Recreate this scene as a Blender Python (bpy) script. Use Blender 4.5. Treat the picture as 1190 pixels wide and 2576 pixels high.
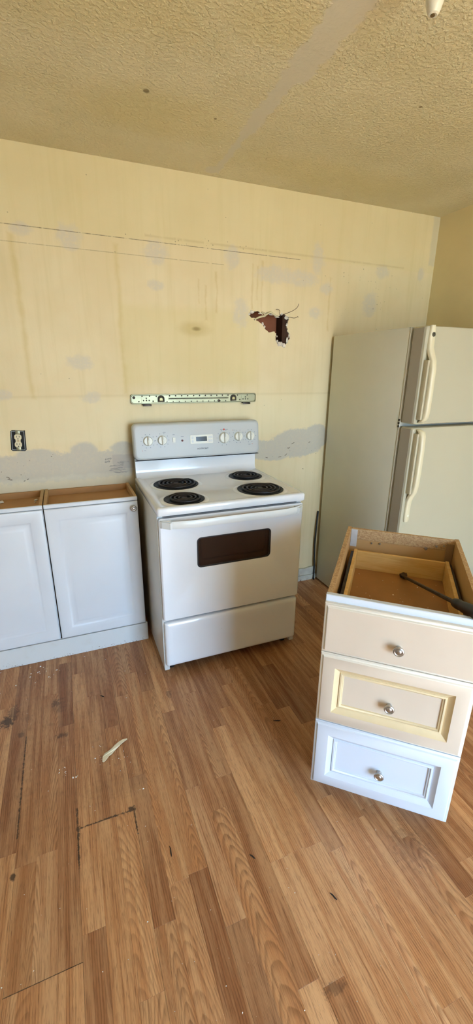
import bpy, bmesh, math, random
from mathutils import Vector, Matrix
from mathutils.geometry import tessellate_polygon
R_ = random.Random(7)
PI = math.pi
scene = bpy.context.scene
for o in list(bpy.data.objects):
    bpy.data.objects.remove(o, do_unlink=True)
COL = scene.collection

# ------------------------------------------------------------------ camera
CAM = Vector((0.0378, -2.4994, 1.5028)); YAW, PITCH, ROLL, FPX = 0.3806, 0.3223, 0.0082, 1062.5
FW = Vector((math.sin(YAW)*math.cos(PITCH), math.cos(YAW)*math.cos(PITCH), -math.sin(PITCH)))
RT = Vector((math.cos(YAW), -math.sin(YAW), 0)); UP = RT.cross(FW)
RT, UP = (RT*math.cos(ROLL) + UP*math.sin(ROLL)), (UP*math.cos(ROLL) - RT*math.sin(ROLL))
cd = bpy.data.cameras.new('camera'); cam = bpy.data.objects.new('camera', cd); COL.objects.link(cam)
cd.sensor_fit = 'VERTICAL'; cd.sensor_height = 24.0; cd.lens = FPX*24.0/2576.0
cd.clip_start = 0.02; cd.clip_end = 200
m3 = Matrix((RT, UP, -FW)).transposed()
cam.matrix_world = Matrix.Translation(CAM) @ m3.to_4x4()
scene.camera = cam
def ray(px, py): return FW + RT*((px-595)/FPX) - UP*((py-1288)/FPX)
def hit(px, py, ax, v):
    d = ray(px, py); return CAM + d*((v-CAM[ax])/d[ax])

# ------------------------------------------------------------------ world, light, exposure
ROOM_H = 2.461; XR = 2.452; XL = -2.3; YF = -4.6
DOOR = (0.55, 2.05, 0.02, 2.08)          # the patio door opening behind the photographer (x0,x1,z0,z1)
w = bpy.data.worlds.new('sky'); scene.world = w; w.use_nodes = True
wn = w.node_tree; bg = wn.nodes['Background']
tc = wn.nodes.new('ShaderNodeTexCoord'); sp = wn.nodes.new('ShaderNodeSeparateXYZ'); cr = wn.nodes.new('ShaderNodeValToRGB')
wn.links.new(tc.outputs['Generated'], sp.inputs[0]); wn.links.new(sp.outputs['Z'], cr.inputs[0])
cr.color_ramp.elements[0].position = 0.0; cr.color_ramp.elements[0].color = (0.50, 0.73, 1.0, 1)
cr.color_ramp.elements[1].position = 0.7; cr.color_ramp.elements[1].color = (0.40, 0.64, 1.0, 1)
wn.links.new(cr.outputs[0], bg.inputs['Color']); bg.inputs['Strength'].default_value = 11.5
sd = bpy.data.lights.new('sun', 'SUN'); sd.energy = 24.0; sd.angle = 0.01; sd.color = (1, 1, 1)
sun = bpy.data.objects.new('sun', sd); COL.objects.link(sun)
sun.rotation_euler = (math.radians(34), 0, math.radians(8))   # shines through the patio door onto the floor behind the photographer
pd = bpy.data.lights.new('patio_door_portal', 'AREA'); pd.shape = 'RECTANGLE'
pd.size = DOOR[1]-DOOR[0]; pd.size_y = DOOR[3]-DOOR[2]; pd.cycles.is_portal = True
po = bpy.data.objects.new('patio_door_portal', pd); COL.objects.link(po)
po.location = ((DOOR[0]+DOOR[1])/2, YF-0.02, (DOOR[2]+DOOR[3])/2); po.rotation_euler = (PI/2, 0, 0)
vs = scene.view_settings; vs.view_transform = 'Standard'; vs.look = 'None'; vs.gamma = 1.0
vs.use_curve_mapping = False; vs.exposure = 0.98

# ------------------------------------------------------------------ node helpers
def srgb(r, g, b):
    f = lambda c: (c/255/12.92) if c/255 <= .04045 else ((c/255+.055)/1.055)**2.4
    return (f(r), f(g), f(b), 1)
class NT:
    def __init__(s, name):
        s.m = bpy.data.materials.new(name); s.m.use_nodes = True; s.t = s.m.node_tree
        s.b = s.t.nodes['Principled BSDF']
    def n(s, typ, ins=None, **kw):
        nd = s.t.nodes.new('ShaderNode'+typ)
        for k, v in kw.items(): setattr(nd, k, v)
        for k, v in (ins or {}).items(): s.set(nd.inputs[k], v)
        return nd
    def set(s, inp, v):
        if isinstance(v, bpy.types.NodeSocket): s.t.links.new(v, inp)
        else: inp.default_value = v
    def math(s, op, a, b=0.0, c=0.0, clamp=False):
        nd = s.t.nodes.new('ShaderNodeMath'); nd.operation = op; nd.use_clamp = clamp
        s.set(nd.inputs[0], a); s.set(nd.inputs[1], b); s.set(nd.inputs[2], c); return nd.outputs[0]
    def vmath(s, op, a, b=None, c=None):
        nd = s.t.nodes.new('ShaderNodeVectorMath'); nd.operation = op
        s.set(nd.inputs[0], a)
        if b is not None: s.set(nd.inputs[1], b)
        if c is not None: s.set(nd.inputs[2], c)
        return nd.outputs['Value' if op in ('LENGTH', 'DISTANCE', 'DOT_PRODUCT') else 'Vector']
    def noise(s, vec, scale, detail=3.0, rough=.5, dist=0.0):
        nd = s.n('TexNoise', {'Vector': vec, 'Scale': scale, 'Detail': detail, 'Roughness': rough, 'Distortion': dist})
        return nd.outputs['Fac']
    def ramp(s, f, a, b, lo=0.0, hi=1.0):
        nd = s.n('MapRange', {'Value': f, 'From Min': a, 'From Max': b, 'To Min': lo, 'To Max': hi}, interpolation_type='SMOOTHSTEP'); return nd.outputs[0]
    def mix(s, f, a, b, mode='MIX'):
        nd = s.t.nodes.new('ShaderNodeMix'); nd.data_type = 'RGBA'; nd.blend_type = mode
        s.set(nd.inputs[0], f); s.set(nd.inputs[6], a); s.set(nd.inputs[7], b); return nd.outputs[2]
    def pos(s): return s.n('NewGeometry').outputs['Position']
    def obj(s): return s.n('TexCoord').outputs['Object']
    def bump(s, h, strength=.3, dist=.002, normal=None):
        nd = s.n('Bump', {'Height': h, 'Strength': strength, 'Distance': dist})
        if normal is not None: s.set(nd.inputs['Normal'], normal)
        s.t.links.new(nd.outputs[0], s.b.inputs['Normal']); return nd.outputs[0]
    def col(s, v): s.set(s.b.inputs['Base Color'], v)
    def rough(s, v): s.set(s.b.inputs['Roughness'], v)
    def blob(s, P, nz, cx, cz, rx, rz, edge=.25, amt=.8):
        """soft-edged ellipse mask on an x/z wall (P) with a noisy outline nz"""
        v = s.vmath('MULTIPLY_ADD', P, (1/rx, 0, 1/rz), (-cx/rx, 0, -cz/rz))
        d = s.vmath('LENGTH', v); d = s.math('MULTIPLY_ADD', nz, amt, d)
        return s.ramp(d, 1+amt/2+edge, 1+amt/2-edge)
    def rect(s, P, nz, x0, x1, z0, z1, edge=.02, amt=.03):
        v = s.vmath('ABSOLUTE', s.vmath('SUBTRACT', P, ((x0+x1)/2, 0, (z0+z1)/2)))
        v = s.vmath('SUBTRACT', v, ((x1-x0)/2, 1000, (z1-z0)/2))
        sp = s.n('SeparateXYZ', {0: v}); d = s.math('MAXIMUM', sp.outputs[0], sp.outputs[2])
        d = s.math('MULTIPLY_ADD', nz, amt, d)
        return s.ramp(d, amt/2+edge, amt/2-edge)
    def union(s, L):
        a = L[0]
        for b in L[1:]: a = s.math('MAXIMUM', a, b)
        return a
def plain(name, rgb, rough=.5, metal=0.0, var=.0, vscale=8., bump=0., bscale=200., coat=0., spec=.5, dirt=None):
    M = NT(name); M.rough(rough); M.b.inputs['Metallic'].default_value = metal
    M.b.inputs['Specular IOR Level'].default_value = spec
    if coat: M.b.inputs['Coat Weight'].default_value = coat; M.b.inputs['Coat Roughness'].default_value = .08
    c = srgb(*rgb)
    if var or bump or dirt:
        p = M.obj()
        if var:
            n = M.ramp(M.noise(p, vscale, 4), .3, .7)
            dk = tuple(x*(1-var) for x in c[:3])+(1,)
            c = M.mix(n, dk, c)
        if dirt:
            n = M.ramp(M.noise(p, dirt[0], 5, .65), dirt[1], dirt[1]+.06)
            c = M.mix(M.math('MULTIPLY', n, dirt[3]), c, srgb(*dirt[2]))
        if bump: M.bump(M.noise(p, bscale, 3), bump, .001)
    M.col(c); return M.m

# ------------------------------------------------------------------ mesh helpers
def box(bm, x0, x1, y0, y1, z0, z1, bev=0., seg=2, mi=0):
    vs_ = [bm.verts.new((x, y, z)) for x in (x0, x1) for y in (y0, y1) for z in (z0, z1)]
    F = [bm.faces.new([vs_[i] for i in q]) for q in ((0,1,3,2),(4,6,7,5),(0,4,5,1),(2,3,7,6),(0,2,6,4),(1,5,7,3))]
    for f in F: f.material_index = mi
    if bev > 0:
        es = list({e for f in F for e in f.edges})
        r = bmesh.ops.bevel(bm, geom=es, offset=bev, segments=seg, profile=.5, affect='EDGES')
        for f in r['faces']: f.material_index = mi
    return F
def loft(bm, rings, cap=True, closed=True, mi=0):
    V = [[bm.verts.new(p) for p in r] for r in rings]
    n = len(V[0])
    for a, b in zip(V, V[1:]):
        for i in range(n if closed else n-1):
            j = (i+1) % n
            f = bm.faces.new((a[i], a[j], b[j], b[i])); f.material_index = mi
    if cap:
        for r in (V[0][::-1], V[-1]):
            try:
                f = bm.faces.new(r); f.material_index = mi
            except ValueError: pass
    return V
def lathe(bm, prof, c=(0,0,0), axis='Z', n=24, mi=0):
    """prof: list of (radius, height)"""
    rings = []
    for r, h in prof:
        ring = []
        for i in range(n):
            a = 2*PI*i/n; x, y = max(r, 1e-5)*math.cos(a), max(r, 1e-5)*math.sin(a)
            p = {'Z': (x, y, h), 'Y': (x, -h, y), 'X': (h, x, y)}[axis]
            ring.append((p[0]+c[0], p[1]+c[1], p[2]+c[2]))
        rings.append(ring)
    loft(bm, rings, mi=mi)
def tube(bm, pts, r, n=8, closed=False, mi=0, flat=None):
    pts = [Vector(p) for p in pts]; rings = []
    N = len(pts); u = None
    for i, p in enumerate(pts):
        t = (pts[min(i+1, N-1)] - pts[max(i-1, 0)]).normalized()
        if u is None:
            u = t.orthogonal().normalized()
        u = (u - t*u.dot(t)).normalized(); v = t.cross(u)
        rr = r[i] if isinstance(r, (list, tuple)) else r
        rings.append([p + (u*math.cos(2*PI*k/n) + v*math.sin(2*PI*k/n))*rr for k in range(n)])
    loft(bm, rings, mi=mi)
def prism(bm, poly, a0, a1, axis='Y', mi=0):
    def P(u, v, a): return {'Y': (u, a, v), 'X': (a, u, v), 'Z': (u, v, a)}[axis]
    loft(bm, [[P(u, v, a0) for u, v in poly], [P(u, v, a1) for u, v in poly]], mi=mi)
def rrect(x0, x1, z0, z1, r, n=5):
    out = []
    for cx, cz, a0 in ((x1-r, z1-r, 0), (x0+r, z1-r, PI/2), (x0+r, z0+r, PI), (x1-r, z0+r, 1.5*PI)):
        for k in range(n+1):
            a = a0 + PI/2*k/n; out.append((cx+r*math.cos(a), cz+r*math.sin(a)))
    return out
def obj(name, bm, mats, parent=None, smooth=True, loc=None, rot=None, angle=35):
    bmesh.ops.recalc_face_normals(bm, faces=bm.faces)
    me = bpy.data.meshes.new(name); bm.to_mesh(me); bm.free()
    for m in (mats if isinstance(mats, (list, tuple)) else [mats]): me.materials.append(m)
    if smooth:
        me.polygons.foreach_set('use_smooth', [True]*len(me.polygons))
        try: me.set_sharp_from_angle(angle=math.radians(angle))
        except Exception: pass
    o = bpy.data.objects.new(name, me); COL.objects.link(o)
    if parent: o.parent = parent
    if loc: o.location = loc
    if rot: o.rotation_euler = rot
    return o
def tag(o, label=None, cat=None, group=None, kind=None):
    for k, v in (('label', label), ('category', cat), ('group', group), ('kind', kind)):
        if v: o[k] = v
    return o
def thing(name, label, cat, loc=(0,0,0), rotz=0, group=None):
    o = bpy.data.objects.new(name, None); COL.objects.link(o); o.empty_display_size = .1
    o.location = loc; o.rotation_euler = (0, 0, rotz); return tag(o, label, cat, group)
def bx(name, dims, mats, parent=None, bev=0., seg=2, **kw):
    bm = bmesh.new(); box(bm, *dims, bev=bev, seg=seg); return obj(name, bm, mats, parent, **kw)
def text(name, s, size, loc, rot, mat, parent, depth=.0004):
    c = bpy.data.curves.new(name, 'FONT'); c.body = s; c.size = size; c.align_x = 'CENTER'; c.align_y = 'CENTER'; c.extrude = depth
    t = bpy.data.objects.new(name, c); COL.objects.link(t)
    dg = bpy.context.evaluated_depsgraph_get(); me = bpy.data.meshes.new_from_object(t.evaluated_get(dg))
    bpy.data.objects.remove(t, do_unlink=True); bpy.data.curves.remove(c)
    me.materials.clear(); me.materials.append(mat)
    o = bpy.data.objects.new(name, me); COL.objects.link(o); o.parent = parent; o.location = loc; o.rotation_euler = rot
    return o

# ------------------------------------------------------------------ materials of the shell
def wall_material():
    M = NT('yellow_wall_paint'); P = M.pos()
    nz = M.noise(P, 14, 5, .6); nf = M.noise(P, 60, 4, .6); big = M.noise(P, 2.2, 4)
    nb = M.noise(P, 30, 6, .72); vst = M.noise(M.vmath('MULTIPLY', P, (22, 1, 1.2)), 1.0, 4, .6)
    c = M.mix(M.ramp(big, .3, .7), srgb(228, 208, 162), srgb(236, 219, 177))
    c = M.mix(M.ramp(vst, .45, .75, 0, .35), c, srgb(214, 196, 138))
    sp0 = M.n('SeparateXYZ', {0: P}); PW0 = M.n('CombineXYZ', {0: M.math('ADD', sp0.outputs[0], M.math('MULTIPLY_ADD', M.noise(P, 5, 3), .03, -.015)), 2: sp0.outputs[2]}).outputs[0]
    # outlines left by the removed wall cabinets and the hood
    c = M.mix(M.math('MULTIPLY', M.rect(P, nz, -3, 2.6, 2.135, 2.6, .006, .01), .35), c, srgb(224, 208, 150))
    c = M.mix(M.math('MULTIPLY', M.rect(P, nz, .37, 1.17, 1.42, 1.83, .03, .05), .38), c, srgb(220, 202, 138))
    c = M.mix(M.math('MULTIPLY', M.rect(P, nz, -3, 1.70, 1.12, 1.36, .02, .02), .30), c, srgb(236, 224, 184))
    st = M.union([M.rect(PW0, nz, .360, .374, 1.38, 2.10, .014, .03), M.rect(PW0, nz, -.114, -.098, 1.36, 2.10, .014, .03)])
    c = M.mix(M.math('MULTIPLY', st, .42), c, srgb(206, 180, 98))
    c = M.mix(M.math('MULTIPLY', M.rect(P, nz, -3, 1.7, 1.362, 1.372, .008, .012), .30), c, srgb(205, 185, 130))
    # drips below the hood duct
    wob = M.math('MULTIPLY_ADD', M.noise(P, 9, 3), .03, -.015); spx = M.n('SeparateXYZ', {0: P}); PW = M.n('CombineXYZ', {0: M.math('ADD', spx.outputs[0], wob), 2: spx.outputs[2]}).outputs[0]
    dr = M.union([M.rect(PW, nz, x-.003, x+.003, z0, z1, .009, .03) for x, z0, z1 in ((1.125, 1.85, 2.08), (1.185, 1.84, 2.10), (1.155, 1.9, 2.07), (.905, 1.82, 2.02), (.84, 1.78, 1.95), (.80, 1.86, 1.98), (1.65, 1.75, 2.05))])
    c = M.mix(M.math('MULTIPLY', dr, .5), c, srgb(204, 176, 104))
    c = M.mix(M.math('MULTIPLY', M.blob(P, nz, .772, 1.725, .085, .035, .5), .4), c, srgb(190, 165, 90))
    c = M.mix(M.math('MULTIPLY', M.blob(P, nz, .785, 1.727, .022, .010, .6), .8), c, srgb(150, 122, 60))
    # grey filler patches
    px = [(50,575,26,14),(172,592,28,24),(176,618,20,10),(392,636,27,26),(392,718,20,11),(585,646,17,24),(202,912,29,16),(230,1000,20,13),
          (6,993,22,12),(606,787,18,28),(690,690,40,18),(752,700,48,16),(800,652,16,30),(822,726,15,11),(793,786,15,12),(930,766,18,22),(962,684,16,12),(1058,690,8,12)]
    L = []
    for x, y, a, b in px:
        p = hit(x, y, 1, 0); s = .5*((hit(x+1, y, 1, 0)-p).length+(hit(x, y+1, 1, 0)-p).length)
        L.append(M.blob(P, nb, p.x, p.z, a*s*1.1, b*s*1.1, .35, 2.4))
    pm = M.math('MULTIPLY', M.union(L), M.ramp(nf, .25, .55, .2, .7))
    c = M.mix(pm, c, srgb(213, 203, 182))
    # broad grey band of filler where the backsplash came off
    zt = M.noise(M.vmath('MULTIPLY', P, (5.5, 1, 1)), 1.0, 3)
    bl = [M.rect(P, nb, -3, .40, .915, 1.065, .012, .10), M.blob(P, nb, .115, 1.06, .075, .06, .2, .6), M.blob(P, nz, -.13, 1.05, .12, .045, .2, .8), M.blob(P, nz, .33, 1.075, .07, .035, .25, .8),
          M.rect(P, nb, 1.15, 1.46, .955, 1.075, .008, .09), M.blob(P, nb, 1.48, 1.045, .20, .095, .10, .7), M.blob(P, nb, 1.62, 1.08, .10, .085, .10, .6), M.blob(P, nz, 1.30, .965, .10, .03, .2, 1.2)]
    band = M.union(bl)
    c = M.mix(M.math('MULTIPLY', band, M.ramp(nf, .2, .6, .75, .95)), c, srgb(199, 191, 173))
    low = M.rect(P, nz, -3, .5, .86, .935, .012, .05)
    c = M.mix(M.math('MULTIPLY', low, .6), c, srgb(222, 214, 190))
    rgh = M.math('MULTIPLY', M.rect(P, nz, .265, .42, .955, 1.04, .004, .02), 1.0)
    c = M.mix(M.math('MULTIPLY', rgh, .6), c, srgb(180, 170, 158))
    c = M.mix(M.math('MULTIPLY', M.rect(P, nz, 2.40, 2.47, 2.18, 2.5, .01, .04), .6), c, srgb(206, 198, 170))
    # pencil and scrape lines
    brk = M.ramp(M.noise(M.vmath('MULTIPLY', P, (9, 1, 1)), 2.0, 4, .7), .34, .46)
    tilt = M.n('SeparateXYZ', {0: P}); zz = M.math('MULTIPLY_ADD', tilt.outputs[0], .0064, tilt.outputs[2])
    P2 = M.n('CombineXYZ', {0: tilt.outputs[0], 2: zz}).outputs[0]
    ln = M.math('MULTIPLY', M.rect(P2, nf, -.4, 1.43, 2.1365, 2.1390, .0016, .003), brk)
    c = M.mix(M.math('MULTIPLY', ln, .85), c, srgb(92, 74, 44))
    l2 = M.math('MULTIPLY', M.rect(P2, nf, -.4, .95, 2.066, 2.069, .002, .003), brk)
    c = M.mix(M.math('MULTIPLY', l2, .5), c, srgb(140, 118, 74))
    l3 = M.math('MULTIPLY', M.rect(P2, nz, .52, 2.2, 2.158, 2.166, .006, .012), brk)
    c = M.mix(M.math('MULTIPLY', l3, .3), c, srgb(180, 152, 94))
    # specks and nail holes
    vo = M.n('TexVoronoi', {'Vector': P, 'Scale': 38.0, 'Randomness': 1.0}).outputs['Distance']
    zone = M.union([M.blob(P, nz, x, z, a, b, .4, 1.2) for x, z, a, b in ((1.86, 2.08, .14, .06), (2.06, 2.07, .09, .07), (2.0, 1.94, .06, .07), (1.74, 1.83, .08, .05), (.85, 2.16, .35, .02), (-.12, 2.13, .04, .06), (1.55, 2.02, .10, .06), (.43, 2.13, .02, .07), (1.5, .98, .14, .07), (-.2, 1.0, .2, .05), (2.35, 2.0, .04, .06))])
    dots = M.math('MULTIPLY', M.math('MULTIPLY', M.ramp(vo, .15, .07), zone), M.ramp(nf, .42, .52))
    vo2 = M.n('TexVoronoi', {'Vector': P, 'Scale': 11.0}).outputs['Distance']
    dots = M.math('MAXIMUM', dots, M.ramp(vo2, .032, .022, 0, .8))
    c = M.mix(M.math('MULTIPLY', dots, .6), c, srgb(84, 64, 38))
    M.col(c); M.rough(.62)
    h = M.math('ADD', M.math('MULTIPLY', M.noise(P, 90, 3), .5), M.math('MULTIPLY', band, .5))
    h = M.math('ADD', h, M.math('MULTIPLY', pm, .3))
    M.bump(h, .25, .003); return M.m
def ceiling_material():
    M = NT('textured_ceiling_paint'); P = M.pos()
    Pz = M.n('SeparateXYZ', {0: P}); Q = M.n('CombineXYZ', {0: Pz.outputs[0], 2: Pz.outputs[1]}).outputs[0]   # x/y seen as x/z
    nz = M.noise(P, 22, 4, .6); big = M.noise(P, 2.6, 4)
    tex = M.noise(P, 85, 3, .5); tex2 = M.noise(P, 200, 2, .5)
    c = M.mix(M.ramp(big, .3, .7), srgb(216, 203, 160), srgb(225, 213, 174))
    stain = M.union([M.blob(Q, nz, .55, -.45, .30, .16, .5, .7), M.blob(Q, nz, .25, -1.0, .35, .2, .5, .7), M.blob(Q, nz, .72, -1.05, .16, .12, .5, .6), M.blob(Q, nz, 1.5, -.25, .5, .14, .5, .6)])
    c = M.mix(M.math('MULTIPLY', stain, .30), c, srgb(212, 192, 122))
    seam = M.union([M.rect(Q, nz, .868, .902, -.55, -.05, .008, .05), M.rect(Q, nz, .855, .918, -.9, -.45, .008, .07), M.rect(Q, nz, .845, .955, -6, -.83, .010, .07), M.blob(Q, nz, .862, -.075, .035, .04, .2, .6)])
    c = M.mix(M.math('MULTIPLY', seam, .85), c, srgb(213, 204, 180))
    sp_ = M.union([M.blob(Q, nz, hit(x, y, 2, ROOM_H).x, hit(x, y, 2, ROOM_H).y, r, r, .3, .6) for x, y, r in ((368, 229, .012), (1058, 269, .006), (542, 299, .006))])
    c = M.mix(M.math('MULTIPLY', sp_, .8), c, srgb(120, 96, 50))
    M.col(c); M.rough(.8)
    h = M.math('ADD', M.ramp(tex, .42, .66), M.math('MULTIPLY', tex2, .35))
    h = M.math('MULTIPLY', h, M.ramp(seam, 0, 1, 1, .12))
    M.bump(h, .6, .004); return M.m
def floor_strip_material():
    M = NT('oak_laminate_strips')
    at = M.n('Attribute', attribute_name='tone'); uv = M.n('UVMap', uv_map='strip_uv').outputs[0]
    P = M.pos(); s = M.n('SeparateXYZ', {0: uv}); U, V = s.outputs[0], s.outputs[1]
    ac = M.n('SeparateColor', {0: at.outputs['Color']}); tone, gtype, hue = ac.outputs[0], ac.outputs[1], ac.outputs[2]
    n1 = M.noise(M.vmath('MULTIPLY', uv, (34, 1.8, 1)), 1.0, 4, .6)
    n2 = M.noise(M.vmath('MULTIPLY', uv, (240, 9, 1)), 1.0, 4, .65)
    n3 = M.noise(M.vmath('MULTIPLY', uv, (700, 34, 1)), 1.0, 2, .5)
    nc = M.noise(M.vmath('MULTIPLY', uv, (7, 2.2, 1)), 1.0, 2, .5)
    nw = M.noise(M.vmath('MULTIPLY', uv, (60, 14, 1)), 1.0, 2, .5)
    # cathedral arches: parabola across the strip + slow noise, as growth-ring bands
    lx = M.n('Attribute', attribute_name='across').outputs['Fac']
    par = M.math('MULTIPLY', M.math('MULTIPLY', lx, lx), 3.2)
    ph = M.math('MULTIPLY_ADD', V, 22.0, par)
    ph = M.math('MULTIPLY_ADD', nc, 8.0, ph); ph = M.math('MULTIPLY_ADD', nw, .5, ph)
    saw = M.math('FRACT', ph)
    cath = M.math('MULTIPLY', M.ramp(saw, .25, .85), M.ramp(saw, 1.0, .88))
    # straight grain lines, bending slowly
    ph2 = M.math('MULTIPLY_ADD', nc, 5.0, M.math('MULTIPLY', U, 150.0)); ph2 = M.math('MULTIPLY_ADD', nw, .35, ph2)
    saw2 = M.math('FRACT', ph2)
    strt = M.math('MULTIPLY', M.math('MULTIPLY', M.ramp(saw2, .3, .9), M.ramp(saw2, 1.0, .92)), M.ramp(n1, .38, .6))
    g = M.math('ADD', M.math('MULTIPLY', M.math('MULTIPLY', cath, gtype), .8), M.math('MULTIPLY', M.math('MULTIPLY', strt, M.math('SUBTRACT', 1.0, gtype)), .9))
    g = M.math('MULTIPLY', g, M.ramp(n2, .3, .55, .35, 1.0))
    base = M.mix(tone, srgb(132, 78, 45), srgb(238, 184, 128))
    base = M.mix(M.math('MULTIPLY', hue, .6), base, M.mix(tone, srgb(138, 96, 69), srgb(222, 182, 142)))
    base = M.mix(M.ramp(n1, .38, .62, 0, .55), base, M.mix(tone, srgb(130, 78, 45), srgb(204, 136, 82)))
    base = M.mix(M.ramp(n1, .58, .36, 0, .25), base, srgb(226, 184, 136))
    base = M.mix(M.math('MULTIPLY', g, .62), base, M.mix(tone, srgb(78, 46, 26), srgb(128, 80, 44)))
    base = M.mix(M.math('MULTIPLY', M.ramp(n2, .52, .68), .45), base, M.mix(tone, srgb(84, 50, 28), srgb(140, 92, 54)))
    base = M.mix(M.math('MULTIPLY', M.ramp(n3, .56, .68), .45), base, srgb(92, 58, 34))
    # dirt
    sx = M.n('SeparateXYZ', {0: P}); Q = M.n('CombineXYZ', {0: sx.outputs[0], 2: sx.outputs[1]}).outputs[0]
    nz = M.noise(P, 20, 5, .7); nf = M.noise(P, 70, 6, .78)
    D = [M.math('MULTIPLY', M.blob(Q, nf, x, y, a, b, .4, 4.5), k) for x, y, a, b, k in ((-.352, -.728, .026, .034, 1), (-.335, -.69, .022, .05, .6), (-.153, -.689, .018, .022, .7), (-.140, -.71, .03, .04, .25), (-.128, -.897, .022, .012, .7), (-.29, -.83, .012, .016, .6), (.075, -1.22, .10, .05, .16), (.95, -1.80, .05, .06, .3), (.52, -2.0, .03, .012, .5), (.36, -.82, .012, .03, .5))]
    D += [M.rect(Q, nf, -.0805, -.0755, -1.47, -1.26, .0025, .022), M.rect(Q, nf, .095, .116, -1.345, -1.325, .003, .04), M.rect(Q, nf, .1105, .1145, -1.43, -1.33, .002, .02), M.rect(Q, nf, -.07, .12, -1.342, -1.337, .002, .022), M.rect(Q, nf, -.0815, -.072, -1.37, -1.33, .003, .03), M.rect(Q, nf, -.27, -.078, -1.712, -1.710, .0008, .003),
          M.rect(Q, nf, -.2715, -.2675, -1.30, -.85, .0025, .022), M.blob(Q, nf, -.272, -1.42, .008, .012, .3, 2.0)]
    dm = M.union(D)
    base = M.mix(M.math('MULTIPLY', dm, .85), base, srgb(52, 42, 34))
    grime = M.math('MULTIPLY', M.ramp(nz, .5, .8), M.rect(Q, nz, -1.0, .15, -1.25, -.3, .15, .1))
    base = M.mix(M.math('MULTIPLY', grime, .4), base, srgb(92, 72, 54))
    M.col(base); M.rough(M.ramp(n2, .3, .7, .36, .50))
    M.b.inputs['Specular IOR Level'].default_value = .4
    M.bump(M.math('SUBTRACT', M.math('MULTIPLY', n3, .4), M.math('MULTIPLY', g, .4)), .12, .0008)
    return M.m
M_WALL = wall_material(); M_CEIL = ceiling_material(); M_STRIP = floor_strip_material()
M_SUB = plain('dark_floor_joint', (40, 28, 20), .9)
M_WALL2 = plain('olive_yellow_side_wall', (228, 208, 156), .65, var=.08, vscale=3, bump=.15, bscale=90)
M_WALL3 = plain('pale_bounce_wall_paint', (232, 231, 226), .65)  # unseen walls, whitened to bounce more and cooler light into the room
M_GYP = plain('broken_gypsum', (232, 224, 208), .9, var=.25, vscale=60, bump=.5, bscale=140)

# ------------------------------------------------------------------ shell
def struct(o, label=None): 
    o['kind'] = 'structure'
    if label: o['label'] = label
    return o
T = .12
# back wall: plasterboard with the torn hole cut through it
HP = [(625,792),(631,780),(640,783),(652,784),(661,792),(672,786),(684,787),(690,792),(700,795),(708,789),(716,791),(722,797),(726,800),(725,812),(723,824),(726,838),(729,848),(725,858),(719,868),(713,875),(704,870),(697,862),(694,852),(695,838),(687,834),(676,836),(666,826),(655,812),(645,806),(640,800),(632,798)]
hole = []
for i, (x, y) in enumerate(HP):
    a = hit(x, y, 1, 0); b = hit(*HP[(i+1) % len(HP)], 1, 0)
    for k in range(3):
        p = a.lerp(b, k/3); j = .0035 if k else .002
        hole.append((p.x+R_.uniform(-j, j), p.z+R_.uniform(-j, j)))
bm = bmesh.new()
outer = [(XL-.1, -.03), (XR+.1, -.03), (XR+.1, ROOM_H+.05), (XL-.1, ROOM_H+.05)]
allp = outer + hole
tris = tessellate_polygon([[Vector((x, z, 0)) for x, z in outer], [Vector((x, z, 0)) for x, z in hole]])
TB = .013
fv = [bm.verts.new((x, 0, z)) for x, z in allp]; bv = [bm.verts.new((x, TB, z)) for x, z in allp]
for t in tris:
    bm.faces.new([fv[i] for i in t]); bm.faces.new([bv[i] for i in reversed(t)])
nh = len(hole)
for i in range(nh):
    f = bm.faces.new((fv[4+i], fv[4+(i+1) % nh], bv[4+(i+1) % nh], bv[4+i])); f.material_index = 1
for i in range(4):
    bm.faces.new((fv[i], fv[(i+1) % 4], bv[(i+1) % 4], bv[i]))
wb = struct(obj('wall_back', bm, [M_WALL, M_GYP], smooth=False), 'yellow kitchen wall with grey filler patches and a torn hole')
M_KRAFT = plain('brown_inner_board', (150, 88, 56), .8, var=.25, vscale=9, bump=.2, bscale=60)
M_STUD = plain('dark_wall_stud', (70, 44, 28), .9, var=.3)
tag(bx('cavity_board', (.9, 1.75, .095, .11, 1.3, ROOM_H), M_KRAFT, wb), 'brown board inside the wall cavity')
tag(bx('wall_stud', (1.335, 1.375, TB, .095, 1.3, ROOM_H), M_STUD, wb), 'dark wooden stud inside the wall cavity')
bx('wall_stud', (.92, .96, TB, .095, 1.3, ROOM_H), M_STUD, wb)
bx('cavity_plate', (.9, 1.75, TB, .11, 1.27, 1.30), M_STUD, wb)
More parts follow.
